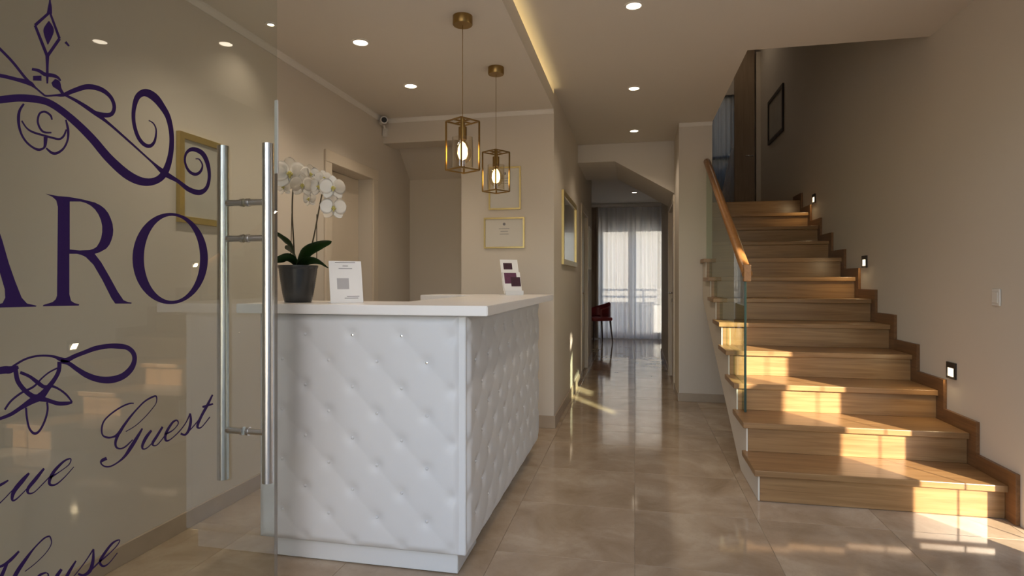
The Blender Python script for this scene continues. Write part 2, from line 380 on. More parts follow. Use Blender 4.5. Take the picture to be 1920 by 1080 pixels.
struct('ceiling_soffit', b, 'ceil', 'sloping underside of the second flight crossing the hallway')
# cove strip
b = MB(); b.box(-0.80, -0.775, YF + 0.02, YB - 0.02, 2.63, 2.645)
led = b.build('cove_light_strip', 'led'); tag(led, 'warm strip light glowing behind the ceiling edge', 'strip light')
# far room
b = MB(); b.box(-2.6, -2.4, 8.95, YW, 0, ZR); b.box(1.6, 1.8, 9.8, YW, 0, ZR); b.box(-2.4, -0.80, 8.95, 9.05, 0, ZR); b.box(0.58, 1.6, 9.8, 9.9, 0, ZR)
struct('wall_far_sides', b, 'wall', 'side walls of the far room')
b = MB(); b.box(-2.4, -0.72, YW, YW + 0.2, 0, ZR); b.box(0.62, 1.6, YW, YW + 0.2, 0, ZR); b.box(-0.72, 0.62, YW, YW + 0.2, 2.30, ZR)
struct('wall_far', b, 'wall', 'end wall of the far room around the glazed doors')

# window in the far room
b = MB(); y0, y1 = YW + 0.04, YW + 0.12
for x0, x1 in ((-0.72, -0.64), (0.54, 0.62), (-0.13, 0.03)): b.box(x0, x1, y0, y1, 0, 2.3)
b.box(-0.64, -0.13, y0, y1, 0, 0.12); b.box(0.03, 0.54, y0, y1, 0, 0.12); b.box(-0.64, -0.13, y0, y1, 2.2, 2.3); b.box(0.03, 0.54, y0, y1, 2.2, 2.3)
wo = struct('window_3', b, 'white', 'white framed glazed balcony doors in the far room')
for x0, x1 in ((-0.64, -0.13), (0.03, 0.54)):
    g = MB(); g.box(x0, x1, YW + 0.075, YW + 0.085, 0.12, 2.2); g.build('pane', 'glass_win', wo)
# outside: ground, balcony rail, house across the way
b = MB(); b.box(-60, 60, -60, 80, -0.3, -0.14); struct('ground', b, 'pavement', 'paved ground outside')
b = MB(); b.box(-2.6, 2.1, -3.0, 0.70, -0.14, -0.02); struct('ground_entrance', b, 'pavement', 'paved step before the entrance')
t = thing('balcony_railing', (0, 14.2, -0.14), 'white balcony railing outside the far window', 'railing')
for z in (0.78, 0.94):
    b = MB(); b.box(-3, 3, 14.18, 14.22, z, z + 0.05); b.build('rail', 'white', t)
for x in (-2.9, -1.45, 0.2, 1.45, 2.9):
    b = MB(); b.box(x - 0.03, x + 0.03, 14.17, 14.23, -0.14, 1.0); b.build('post', 'white', t)
t = thing('balcony_parapet', (0, 14.4, -0.14), 'low white balcony parapet outside the far window', 'parapet')
b = MB(); b.box(-4, 4, 14.3, 14.45, -0.14, 0.62); b.build('wall', 'parapet', t)
b = MB(); b.box(-4, 4, 14.26, 14.49, 0.62, 0.67, 0.005); b.build('coping', 'white', t)
t = thing('neighbouring_house', (-6, 26, -0.14), 'pale house seen through the far window', 'building')
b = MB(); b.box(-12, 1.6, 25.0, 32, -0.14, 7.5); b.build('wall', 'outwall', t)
for x in (-10.5, -7.5, -4.5):
    for z in (0.9, 4.0):
        b = MB(); b.box(x, x + 1.0, 24.95, 25.02, z, z + 1.4); wn = b.build('window', 'dark', t)
        b = MB(); b.box(x - 0.1, x + 1.1, 24.88, 25.0, z - 0.12, z); b.build('sill', 'white', wn)
b = MB(); b.prism([(-12.5, 7.4), (2.1, 7.4), (-5.2, 9.8)], 'Y', 24.6, 32.4); b.build('roof', plain('roof_tiles', (0.35, 0.16, 0.1), 0.8), t)

# landing: floor, window, door
b = MB(); b.box(0.66, XR - 0.002, 7.12, 9.6, 1.92, 2.095); struct('floor_landing', b, 'oak', 'wooden stair landing at the top of the flight')
b = MB(); b.box(1.03, 1.09, 9.44, 9.52, 2.1, 4.02); b.box(1.46, 1.50, 9.44, 9.52, 2.1, 4.02); b.box(1.09, 1.46, 9.44, 9.52, 3.96, 4.02); b.box(1.09, 1.46, 9.44, 9.52, 2.1, 2.16); b.box(1.09, 1.46, 9.45, 9.5, 3.05, 3.09)
wo = struct('window_4', b, 'dark', 'dark framed landing window letting in blue daylight')
b = MB(); b.box(1.09, 1.46, 9.48, 9.488, 2.16, 3.05); b.box(1.09, 1.46, 9.48, 9.488, 3.09, 3.96); b.build('pane', 'glass_win', wo)
def cf(u, v): return Vector((1.035 + 0.46 * u, 9.40 + 0.012 * math.sin(u * 40), 2.11 + 1.9 * v))
b = MB(); b.grid(cf, 48, 4); tag(b.build('landing_blind', 'bluesheer', None, True, recalc=False), 'blue grey translucent curtain over the landing window', 'curtain')
def cf2(u, v):
    x = 1.50 - (0.30 - 0.12 * v * v) * (1 - u) - 0.0; z = 2.10 + (1.15 * math.sqrt(max(0, 1 - (1 - u) ** 2)) + 0.0) * v
    return Vector((x, 9.36 + 0.012 * math.sin(u * 26), z))
b = MB(); b.grid(cf2, 40, 8); tag(b.build('landing_curtain', 'curtain', None, True, recalc=False), 'short pale curtain gathered beside the landing door', 'curtain')
t = tag(empty('door_4', (1.66, 9.3, 2.1)), 'brown door leaf at the end of the stair landing', kind='structure')
b = MB(); b.box(1.47, 1.755, 9.32, 9.37, 2.10, 5.0, 0.004); b.build('door_leaf', 'walnut', t)
b = MB(); b.box(1.775, 1.838, 9.30, 9.40, 2.10, 4.6); b.build('door_jamb', 'doorw', t)
b = MB(); b.cyl((1.72, 9.32, 3.05), (1.72, 9.27, 3.05), 0.012); b.cyl((1.72, 9.275, 3.05), (1.62, 9.275, 3.05), 0.01); b.build('handle', 'steel', t, True)

# crown mouldings
def crown(name, lab, fn):
    b = MB(); fn(b); return struct(name, b, 'trim', lab)
cp = [(0, 0), (0, -0.032), (0.006, -0.032), (0.009, -0.026), (0.022, -0.012), (0.028, -0.008), (0.028, 0)]
crown('trim_1', 'white crown moulding along the left wall', lambda b: b.prism([(XL + u, ZL + v) for u, v in cp], 'Y', YF, YB))
crown('trim_2', 'white crown moulding above the passage and pillar', lambda b: b.prism([(YB - u, ZL + v) for u, v in cp], 'X', XL + 0.05, XC))
crown('trim_3', 'white crown moulding on the wall behind the stairs', lambda b: b.prism([(YS - u, ZR + v) for u, v in cp], 'X', XC2, 0.745))
# baseboards
def base(name, lab, *boxes):
    b = MB()
    for q in boxes: b.box(*q, 0.002, 1)
    struct(name, b, 'marble_skirt', lab)
base('baseboard_left', 'beige stone baseboard along the left wall', (XL, XL + 0.012, YF, 3.72, 0, 0.085), (XL, XL + 0.012, 4.60, 5.33, 0, 0.085))
base('baseboard_back', 'beige stone baseboard round the pillar', (-1.42, XC + 0.012, YB - 0.012, YB, 0, 0.1), (XC, XC + 0.012, YB, 7.12, 0, 0.1), (XC, XC + 0.012, 8.15, 8.95, 0, 0.1), (XL + 0.012, -1.42, 5.318, 5.33, 0, 0.085))
base('baseboard_stairs', 'brown stone baseboard on the wall behind the stairs', (XC2 - 0.012, 0.9, YS - 0.012, YS, 0, 0.08), (XC2 - 0.012, XC2, YS, 6.62, 0, 0.08), (XC2 - 0.012, XC2, 7.72, 9.9, 0, 0.08))

# doors
def door_x(name, lab, X, s, y0, y1, zt, depth, hy=None, glassy=False):
    """door in a wall facing the s direction along X"""
    t = tag(empty(name, (X, (y0 + y1) / 2, 0)), lab, kind='structure')
    cw = 0.085
    for a, c in ((y0 - cw, y0), (y1, y1 + cw)):
        b = MB(); b.box(min(X, X + s * 0.016), max(X, X + s * 0.016), a, c, 0, zt, 0.003, 1); b.build('casing', 'doorw', t)
    b = MB(); b.box(min(X, X + s * 0.018), max(X, X + s * 0.018), y0 - cw, y1 + cw, zt, zt + cw, 0.003, 1); b.build('casing', 'doorw', t)
    xa = X - s * depth; b = MB(); b.box(min(xa, xa - s * 0.04), max(xa, xa - s * 0.04), y0 + 0.003, y1 - 0.003, 0.005, zt - 0.004, 0.003, 1); lf = b.build('door_leaf', 'doorw', t)
    for zz0, zz1 in ((0.2, 0.9), (1.05, zt - 0.2)):
        b = MB(); xs = sorted((xa, xa + s * 0.006)); b.box(xs[0], xs[1], y0 + 0.12, y1 - 0.12, zz0, zz1, 0.004, 1); b.build('panel', 'doorw', lf)
    if hy is not None:
        b = MB(); b.cyl((xa, hy, 1.04), (xa + s * 0.05, hy, 1.04), 0.011); d = 0.11 if hy < (y0 + y1) / 2 else -0.11
        b.cyl((xa + s * 0.045, hy - 0.01 * (1 if d > 0 else -1), 1.04), (xa + s * 0.045, hy + d, 1.04), 0.009); b.cyl((xa, hy, 0.95), (xa + s * 0.012, hy, 0.95), 0.022)
        b.build('handle', 'steel', t, True)
    return t
door_x('door_1', 'pale door in its recess behind the orchid', XL, 1, 3.82, 4.50, 2.03, 0.12, 3.9)
door_x('door_2', 'pale door in the hallway wall beyond the picture', XC, 1, 7.22, 8.05, 2.05, 0.03, 7.3)
door_x('door_3', 'pale hallway door with steel lever handle beside the stairs', XC2, -1, 6.72, 7.62, 2.05, 0.03, 7.52)

# ------------------------------------------------------------------ staircase
RISE, GO, YR1 = 0.175, 0.343, 3.39
XS0, XS1 = 0.655, XR - 0.02
NST = 12
st = thing('staircase', ((XS0 + XS1) / 2, YR1, 0), 'oak staircase rising along the right wall', 'staircase')
XS2 = 0.75                                          # beyond the wall end the flight is narrower
for n in range(1, NST + 1):
    z = n * RISE; y = YR1 + (n - 1) * GO
    b = MB(); ye = y + GO + 0.02 if n < NST else y + 0.10
    if n == 8: b.prism([(XS0 - 0.022, y - 0.028), (XS1, y - 0.028), (XS1, ye), (XS2, ye), (XS2, YS - 0.005), (XS0 - 0.022, YS - 0.005)], 'Z', z - 0.034, z)
    else: b.box((XS0 - 0.022) if n < 8 else XS2, XS1, y - 0.028, ye, z - 0.034, z, 0.004, 2)
    b.build('tread', 'oak', st)
    b = MB(); b.box((XS0 + 0.010) if n < 9 else XS2, XS1, y, y + 0.02, z - RISE + (0.0005 if n > 1 else 0.002), z - 0.034, 0.001, 1); b.build('riser', 'oak', st)
# plastered side: stepped top, straight underside
def side(d):
    poly = []
    for n in range(1, 9):
        y = YR1 + (n - 1) * GO
        poly += [(y + d, (n - 1) * RISE + (0.0005 if n > 1 else 0.003)), (y + d, n * RISE - 0.034)]
    return poly + [(YS - 0.005, 8 * RISE - 0.034), (YS - 0.005, 1.02), (3.92, 0.003)]
b = MB(); b.prism(side(0.0), 'X', XS0, XS0 + 0.009); b.build('stringer', 'wall', st)
b = MB(); b.prism(side(0.021), 'X', XS0 + 0.010, XS1 - 0.004); b.build('flight_slab', 'wall', st)
# stepped skirting on the right wall
for n in range(1, NST + 1):
    z = n * RISE; y = YR1 + (n - 1) * GO; h = 0.075; bw = 0.085
    b = MB(); b.prism([(y - bw, z - RISE - (0.01 if n > 1 else -0.002)), (y - bw, z + h), (y + GO - bw, z + h), (y + GO - bw, z - 0.01), (y, z - 0.01), (y, z - RISE - (0.01 if n > 1 else -0.002))], 'X', XS1, XR - 0.001)
    b.build('skirting_board', 'oak_dark', st)
# glass balustrade with oak handrail
bl = thing('balustrade', (0.68, 4.0, 0.35), 'clear glass balustrade with round oak handrail on the stairs', 'balustrade')
YG0, YG1 = 3.99, 6.03; zg = lambda y: 1.25 + (y - YG0) * 0.535
xg = 0.695
b = MB(); b.prism([(YG0 + 0.006, RISE * 2 + 0.002), (4.075, RISE * 2 + 0.002), (4.075, RISE * 3 + 0.002), (4.418, RISE * 3 + 0.002), (4.418, RISE * 4 + .002), (4.761, RISE * 4 + .002), (4.761, RISE * 5 + .002), (5.104, RISE * 5 + .002), (5.104, RISE * 6 + .002), (5.447, RISE * 6 + .002), (5.447, RISE * 7 + .002), (5.79, RISE * 7 + .002), (5.79, RISE * 8 + .002), (YG1, RISE * 8 + .002), (YG1, zg(YG1)), (YG0 + 0.006, zg(YG0))], 'X', xg - 0.006, xg + 0.006)
b.build('glass_panel', 'glass_bal', bl)
b = MB(); b.box(xg - 0.007, xg + 0.007, YG0, YG0 + 0.006, RISE * 2 + 0.002, zg(YG0)); b.build('glass_edge', 'glass_edge', bl)
b = MB(); p0 = Vector((xg, YG0 - 0.06, zg(YG0 - 0.06) + 0.02)); p1 = Vector((xg, YG1 + 0.0, zg(YG1) + 0.02))
b.cyl(p0, p1, 0.032, seg=24); b.build('handrail', 'oak_rail', bl, 'auto')
b = MB(); b.box(xg - 0.022, xg + 0.022, YG0 - 0.075, YG0 - 0.03, 1.19, 1.30, 0.006); b.build('rail_end_cap', 'oak_rail', bl)
# step lights in the right wall
def step_light(y, z, lab):
    t = thing('step_light', (XR, y, z), lab, 'wall light', 'step lights along the staircase')
    b = MB(); s = 0.048
    b.box(XR - 0.012, XR - 0.0005, y - s, y + s, z + 0.016, z + s); b.box(XR - 0.012, XR - 0.0005, y - s, y + s, z - s, z - 0.034)
    b.box(XR - 0.012, XR - 0.0005, y - s, y - s + 0.012, z - 0.034, z + 0.016); b.box(XR - 0.012, XR - 0.0005, y + s - 0.012, y + s, z - 0.034, z + 0.016)
    b.build('frame', 'dark', t)
    b = MB(); b.box(XR - 0.008, XR - 0.001, y - s + 0.012, y + s - 0.012, z - 0.034, z + 0.016); b.build('lens', 'steplens', t)
    l = light_child('glow', 'AREA', 1.2, t, (-0.016, 0, -0.01), (1, .78, .45), shape='RECTANGLE', size=0.07, size_y=0.05); l.rotation_euler = (0, math.radians(60), 0)
step_light(3.93, 0.664, 'lowest square step light on the right wall above the lower treads')
step_light(5.27, 1.35, 'middle square step light halfway up the right wall')
step_light(6.65, 2.05, 'highest square step light near the stair top')
t = thing('light_switch', (XR, 3.49, 1.11), 'white switch plate on the right wall beside the lower steps', 'switch')
b = MB(); b.box(XR - 0.010, XR - 0.0005, 3.455, 3.525, 1.065, 1.155, 0.005); b.build('plate', 'plug', t)
b = MB(); b.box(XR - 0.014, XR - 0.010, 3.465, 3.515, 1.08, 1.14, 0.002, 1); b.build('rocker', 'plug', t)

# ------------------------------------------------------------------ reception desk
DX0, DX1, DY0, DY1 = -1.59, -0.66, 2.27, 4.06
dk = thing('reception_desk', (-1.1, 2.3, 0), 'white reception desk clad in button tufted leatherette', 'desk')
b = MB(); b.box(DX0 + 0.01, DX1 - 0.03, DY0 + 0.03, 2.62, 0.085, 1.058); b.box(-1.02, DX1 - 0.03, 2.62, 3.78, 0.085, 1.058); b.box(-1.40, DX1 - 0.03, 3.78, DY1, 0.085, 1.058)
b.build('body', 'white', dk)
b = MB(); b.box(-1.535, -0.705, DY0 + 0.022, 2.58, 0.003, 0.085, 0.003, 1); b.build('plinth', 'white', dk)
b = MB(); b.box(-0.95, -0.72, 2.58, DY1 - 0.04, 0.003, 0.085, 0.003, 1); b.build('plinth', 'white', dk)
TDX, TDZ = 0.218, 0.1075
def tuft(u, v, u0, v0):
    a = (u - u0) / TDX + (v - v0) / (2 * TDZ); c = (u - u0) / TDX - (v - v0) / (2 * TDZ)
    s1, s2 = abs(math.sin(math.pi * a)), abs(math.sin(math.pi * c))
    da = (a - round(a)); dc = (c - round(c)); d = math.hypot((da + dc) / 2 * TDX, (da - dc) * TDZ)
    return 0.002 * (s1 * s2) ** 0.7 + 0.0095 * (1 - math.exp(-(d / 0.026) ** 2))
def tufted(name, L, H, place, u0, v0, nu, nv):
    def fn(i, j):
        u, v = i * L, j * H
        e = min(u, L - u, v, H - v); f = min(1, max(0, e) / 0.03); f = math.sin(f * math.pi / 2)
        return place(u, v, 0.006 + f * (0.004 + tuft(u, v, u0, v0)))
    b = MB(); b.grid(fn, nu, nv)
    eds = [e for e in b.bm.edges if e.is_boundary]
    r = bmesh.ops.extrude_edge_only(b.bm, edges=eds); vs_ = [x for x in r['geom'] if isinstance(x, bmesh.types.BMVert)]
    bk = place(0, 0, -0.022) - place(0, 0, 0.006); bmesh.ops.translate(b.bm, vec=bk, verts=vs_)
    p = b.build(name, 'leather', dk, True)
    i0 = int(-u0 / TDX) - 2; n = 0
    j = -1
    for j in range(-1, int(H / TDZ) + 2):
        for i in range(-2, int(L / TDX) + 3):
            u = u0 + (i + 0.5 * (j % 2)) * TDX; v = v0 + j * TDZ
            if 0.05 < u < L - 0.05 and 0.04 < v < H - 0.04:
                o = bpy.data.objects.new('button', CRY if (name == 'front_panel' and (abs(v - 0.88) < .01 and .4 < u < .7 or abs(v - 0.7725) < .01 and .72 < u < .78)) else BUT); COL.objects.link(o); o.parent = p
                q = place(u, v, 0.0125) - WLOC[dk.name]; o.location = q
                nrm = place(u, v, 1) - place(u, v, 0); o.rotation_euler = nrm.to_track_quat('Z', 'Y').to_euler()
    return p
bb = MB(); bb.lathe([(0.0, -0.003), (0.006, -0.003), (0.0068, 0.0), (0.005, 0.0025), (0.0, 0.0035)], seg=8)
tmpb = bb.build('button', 'leather', None, True); BUT = tmpb.data; bpy.data.objects.remove(tmpb); CRY = BUT.copy(); CRY.materials.clear(); CRY.materials.append(M['chrome'])
for p_ in CRY.polygons: p_.use_smooth = False
tufted('front_panel', DX1 - DX0 - 0.03, 0.965, lambda u, v, h: Vector((DX0 + u, DY0 + 0.006 - h, 0.09 + v)), 0.1085, 0.88 - 7 * TDZ, 190, 190)
tufted('side_panel', DY1 - DY0 - 0.02, 0.965, lambda u, v, h: Vector((DX1 - 0.012 + h, DY0 + 0.012 + u, 0.09 + v)), 0.12, 0.88 - 7 * TDZ, 320, 170)
b = MB(); b.box(DX1 - 0.045, DX1 - 0.004, DY0 - 0.002, DY0 + 0.035, 0.09, 1.055, 0.006); b.build('corner_post', 'white', dk)
# worktop (U shaped)
poly = [(-1.67, 2.215), (-0.56, 2.215), (-0.56, 4.10), (-1.42, 4.10), (-1.42, 3.76), (-1.05, 3.76), (-1.05, 2.62), (-1.67, 2.62)]
b = MB(); b.prism(poly, 'Z', 1.0585, 1.0985); b.bm.normal_update()
bmesh.ops.bevel(b.bm, geom=b.bm.edges[:], offset=0.003, segments=2, affect='EDGES')
tag(b.build('counter_top', 'counter'), 'pale U shaped counter slab on the reception desk', 'counter')
CZ = 1.0985

# ------------------------------------------------------------------ glass entrance door with lettering
XG = -1.32; gy0, gy1 = 0.80, 1.976
gd = thing('glass_door', (XG, gy0, 0), 'open glass entrance door with purple lettering and tall steel handles', 'door')
b = MB(); b.box(XG - 0.006, XG + 0.006, gy0, gy1 - 0.0005, 0.012, 2.42); b.build('glass_panel', 'glass_door', gd)
b = MB(); b.box(XG - 0.007, XG + 0.007, gy1, gy1 + 0.010, 1.60, 1.877, 0.002, 1); b.build('edge_highlight', 'highlight', gd)  # highlight on the glass edge, painted as a pale strip above the handle
b = MB(); b.box(XG - 0.006, XG + 0.006, gy1, gy1 + 0.002, 0.012, 1.60); b.build('glass_edge', 'edge_brown', gd)
for z in (0.2, 2.2):
    b = MB(); b.box(XG - 0.02, XG - 0.007, gy0 - 0.03, gy0 + 0.09, z - 0.05, z + 0.05, 0.004); b.build('hinge', 'steel', gd)
for sx in (-1, 1):
    b = MB(); x = XG + sx * 0.088; b.cyl((x, 1.80, 0.505), (x, 1.80, 1.668), 0.0195, seg=24); b.build('handle_bar', 'steel', gd, 'auto')
for z in (1.468, 1.344, 0.677):
    for sx in (-1, 1):
        b = MB(); b.cyl((XG + sx * 0.007, 1.80, z), (XG + sx * 0.072, 1.80, z), 0.0115, seg=16); b.cyl((XG + sx * 0.0065, 1.80, z), (XG + sx * 0.016, 1.80, z), 0.0145, seg=16)
        b.build('handle_standoff', 'steel', gd, 'auto')
XV = XG + 0.0068
def onglass(px, py, off=0.0): p = atX(px, py, XG); return Vector((XV + off, p.y, p.z))
def crom(pts, k=8):
    P = [pts[0]] + pts + [pts[-1]]; out = []
    for i in range(1, len(P) - 2):
        for j in range(k):
            t = j / k
            out.append(tuple(0.5 * (2 * P[i][c] + (-P[i - 1][c] + P[i + 1][c]) * t + (2 * P[i - 1][c] - 5 * P[i][c] + 4 * P[i + 1][c] - P[i + 2][c]) * t * t + (-P[i - 1][c] + 3 * P[i][c] - 3 * P[i + 1][c] + P[i + 2][c]) * t ** 3) for c in range(3)))
    out.append(tuple(pts[-1])); return out
def strokes(name, lab, lists):
    b = MB()
    for li, raw in enumerate(lists):
        pts = [(p[0], p[1], max(p[2], 1.6)) for p in raw]
        S = crom(pts) if len(pts) > 2 else pts
        prev = None
        for i, (x, y, wd) in enumerate(S):
            x0, y0_, _ = S[max(0, i - 1)]; x1, y1_, _ = S[min(len(S) - 1, i + 1)]
            dx, dy = x1 - x0, y1_ - y0_; l = math.hypot(dx, dy) or 1; nx, ny = -dy / l * wd / 2, dx / l * wd / 2
            a = b.bm.verts.new(onglass(x + nx, y + ny, li * 2e-5)); c = b.bm.verts.new(onglass(x - nx, y - ny, li * 2e-5))
            if prev:
                try: b.bm.faces.new((prev[0], a, c, prev[1]))
                except ValueError: pass
            prev = (a, c)
    return tag(b.build(name, 'purple', gd, recalc=False), lab)
def filled(name, lab, loops):
    cu = bpy.data.curves.new(name, 'CURVE'); cu.dimensions = '2D'; cu.fill_mode = 'BOTH'
    for L in loops:
        sp = cu.splines.new('POLY'); sp.points.add(len(L) - 1); sp.use_cyclic_u = True
        for i, (px, py) in enumerate(L):
            p = onglass(px, py); sp.points[i].co = (p.y, p.z, 0, 1)
    tmp = bpy.data.objects.new(name, cu); COL.objects.link(tmp)
    me = bpy.data.meshes.new_from_object(tmp.evaluated_get(bpy.context.evaluated_depsgraph_get())); bpy.data.objects.remove(tmp)
    for v in me.vertices: v.co = Vector((XV, v.co.x, v.co.y)) - WLOC[gd.name]
    me.materials.clear(); me.materials.append(M['purple'])
    o = bpy.data.objects.new(name, me); COL.objects.link(o); o.parent = gd; return tag(o, lab)
def smooth_loop(L, k=4):
    n = len(L); out = []
    for i in range(n):
        p0, p1, p2, p3 = L[i - 1], L[i], L[(i + 1) % n], L[(i + 2) % n]
        for j in range(k):
            t = j / k; out.append(tuple(0.5 * (2 * p1[c] + (-p0[c] + p2[c]) * t + (2 * p0[c] - 5 * p1[c] + 4 * p2[c] - p3[c]) * t * t + (-p0[c] + 3 * p1[c] - 3 * p2[c] + p3[c]) * t ** 3) for c in range(2)))
    return out
ell = lambda cx, cy, rx, ry, n=72: [(cx + rx * math.cos(2 * math.pi * i / n), cy + ry * math.sin(2 * math.pi * i / n)) for i in range(n)]
filled('letter', 'purple capital letter O', [ell(315.4, 484.8, 71, 85.5), ell(318.7, 484.4, 52.8, 79.6)[::-1]])
filled('letter', 'purple capital letter R', [
    [(80.7, 363.4), (103.6, 367.7), (125.2, 369.4), (149.3, 373.7), (173.4, 379.7), (184, 385), (192.7, 391.8), (199, 400), (203.5, 409.8), (207, 420), (208.3, 431.5), (207.5, 441), (204.7, 450.8), (201, 459), (195, 466.4), (183, 473), (173.4, 476), (185.5, 491.7), (202.3, 520.6), (216.8, 547), (227.6, 562.8), (235, 566), (243.3, 567.6), (242, 569.3), (212, 569.3), (204.7, 559), (187.9, 525.5), (171, 496.5), (156.5, 482), (148, 478), (139.7, 476), (125.7, 476), (125.7, 552), (128.9, 564), (135, 568), (144.5, 570.7), (143.3, 573), (75.9, 574.3), (76.6, 571.7), (94, 566.4), (100, 561), (102.4, 554.4), (104, 388), (101, 376), (94, 369.5)],
    [(126.4, 378), (147, 378), (157, 381), (166, 385.8), (174, 393), (180.6, 402.6), (185, 413), (187.4, 424.3), (187.4, 435), (185.5, 446), (182, 455), (177, 462.8), (171, 466.5), (163.8, 468.8), (144.5, 469.6), (126.4, 467.6)][::-1]])
filled('letter', 'purple capital letter A', [
    [(-42, 343), (-34, 350), (0, 452), (12, 494), (24, 528), (36, 558), (46, 569), (64, 573), (62.6, 575), (-18, 577), (-17, 574), (0, 568), (5, 558), (4, 542), (-6, 508), (-88, 509), (-104, 550), (-104, 566), (-88, 575), (-88, 578), (-150, 580), (-150, 577), (-126, 568), (-112, 550), (-50, 362)],
    [(-10, 497), (-46, 385), (-85, 498)][::-1]])
strokes('scroll_ornament', 'purple scrolling flourish above the capitals', [
    [(-60, 200, 12), (-30, 191, 13), (0, 187, 14), (30, 184, 14), (60, 186, 14), (85, 192, 13), (110, 207, 13), (140, 232, 14), (170, 262, 15), (200, 297, 16), (235, 328, 17), (265, 341, 15), (290, 338, 13), (306, 322, 13), (316, 290, 10), (318, 255, 9), (312, 222, 10), (300, 200, 12), (285, 182, 15), (268, 174, 14), (254, 182, 11), (247, 205, 8), (247, 230, 7), (254, 255, 7), (265, 270, 7), (277, 274, 7), (286, 265, 5), (289, 245, 3), (284, 232, 2.5), (275, 226, 2)],
    [(-30, 68, 5), (0, 97, 5), (20, 118, 5), (40, 143, 5), (50, 154, 5)],
    [(-40, 136, 6), (0, 143, 7), (25, 149, 7), (50, 156, 9), (62, 165, 4), (75, 176, 3.5), (82, 180, 3.5), (100, 179, 4), (115, 178, 7), (135, 170, 9), (160, 163, 10), (185, 168, 9), (203, 182, 7), (210, 200, 7), (205, 214, 8), (190, 216, 9), (172, 211, 7)],
    [(112, 176, 4), (140, 190, 6), (172, 211, 8), (200, 232, 5), (240, 267, 4), (280, 303, 4), (305, 325, 10), (330, 340, 7), (350, 355, 9), (370, 361, 10), (384, 352, 7), (389, 330, 6), (385, 305, 8), (375, 287, 9), (358, 280, 8), (346, 287, 5), (343, 303, 4), (350, 320, 5), (362, 327, 6), (372, 322, 5), (376, 310, 3), (370, 299, 2.5), (363, 298, 2)],
    [(40, 195, 4), (32.5, 206.7, 5), (30, 220, 6), (31, 236.7, 5), (36, 253, 4), (45, 266.7, 4), (57, 276.7, 4), (68, 281, 5), (77, 278, 4), (80, 271.7, 6), (81, 257, 8)],
    [(82, 278, 3), (93, 287, 5), (103, 287, 5), (115, 278, 4), (122.5, 261.7, 4), (123, 243, 5), (119, 225, 3)],
    [(36, 226.7, 3), (45, 240, 3), (57, 248, 4), (80, 255, 4), (95, 259, 4), (107, 261, 4), (115, 255, 4), (120, 243, 3)],
    [(93, 225, 3), (90, 216.7, 4), (80, 210, 4), (70, 213, 4), (66, 226.7, 4), (70, 240, 4), (78, 248, 4), (92, 249, 3)],
    [(89, -30, 3), (89, 0, 3), (89, 12, 7), (88, 26, 10)], [(88, 24, 5), (61, 48, 6)], [(61, 48, 5), (84, 106, 6)], [(84, 106, 6), (107, 73, 6)], [(107, 73, 5), (89, 24, 4)],
    [(87, 40, 1.6), (86.5, 58, 20), (85, 84, 1.6)], [(84, 100, 8), (84, 125, 5), (84, 142, 5), (84, 157, 3)],
    [(55, 130, 5), (68, 133, 6), (80, 140, 7), (95, 142, 7), (104, 146, 5), (109, 152, 3)], [(57, 147, 9), (73, 147, 10)], [(95, 152, 10), (101, 158, 16), (108, 168, 7), (113, 176, 6)], [(118, 79, 5), (125, 87, 3)]])
strokes('scroll_ornament', 'purple knotted flourish below the capitals', [
    [(-50, 704, 8), (0, 694, 14), (12, 693.5, 14), (21, 691, 11), (30, 688, 6)],
    [(19, 687, 4), (39, 675, 4), (58, 668.6, 4), (78, 666.6, 4), (97, 668.6, 5), (109, 673.5, 8), (120.5, 675, 9), (136, 667.6, 8), (155.5, 660, 8), (175, 653, 9), (198, 649, 9), (218, 649, 10), (235, 652, 9), (246, 662, 9), (248, 676, 9), (241, 692, 11), (225.5, 705.5, 12), (204, 712, 13), (181, 711, 12), (159, 703.6, 11), (140, 692, 9), (124, 681, 8), (109, 677, 8)],
    [(107, 678, 8), (106, 694, 8), (99, 709, 8), (85.5, 727, 10), (72, 742.5, 14), (54, 752, 12), (35, 764, 8), (17.5, 775.5, 7), (0, 783, 6), (-30, 793, 5)],
    [(24, 690, 9), (25, 698, 9), (29, 715, 9), (41, 731, 9), (56, 742.5, 10), (68, 746, 12), (84, 750, 8), (103, 756, 8), (120.5, 756, 7), (131, 754, 4)],
    [(131, 754, 3), (120.5, 740.5, 4), (107, 730, 4), (93, 724, 5), (78, 725, 7), (66, 717, 8), (50.5, 705.5, 6), (33, 698, 6)],
    [(103, 690, 3), (87.5, 698, 3), (74, 709, 3), (58, 725, 4), (35, 736.6, 4), (15.5, 752, 4), (4, 768, 4)],
    [(44, 764, 4), (45.7, 783, 4), (50.5, 803, 4), (60, 812.5, 5), (70, 806.6, 4), (80, 787, 4), (84.6, 768, 4), (83.6, 754, 4)]])
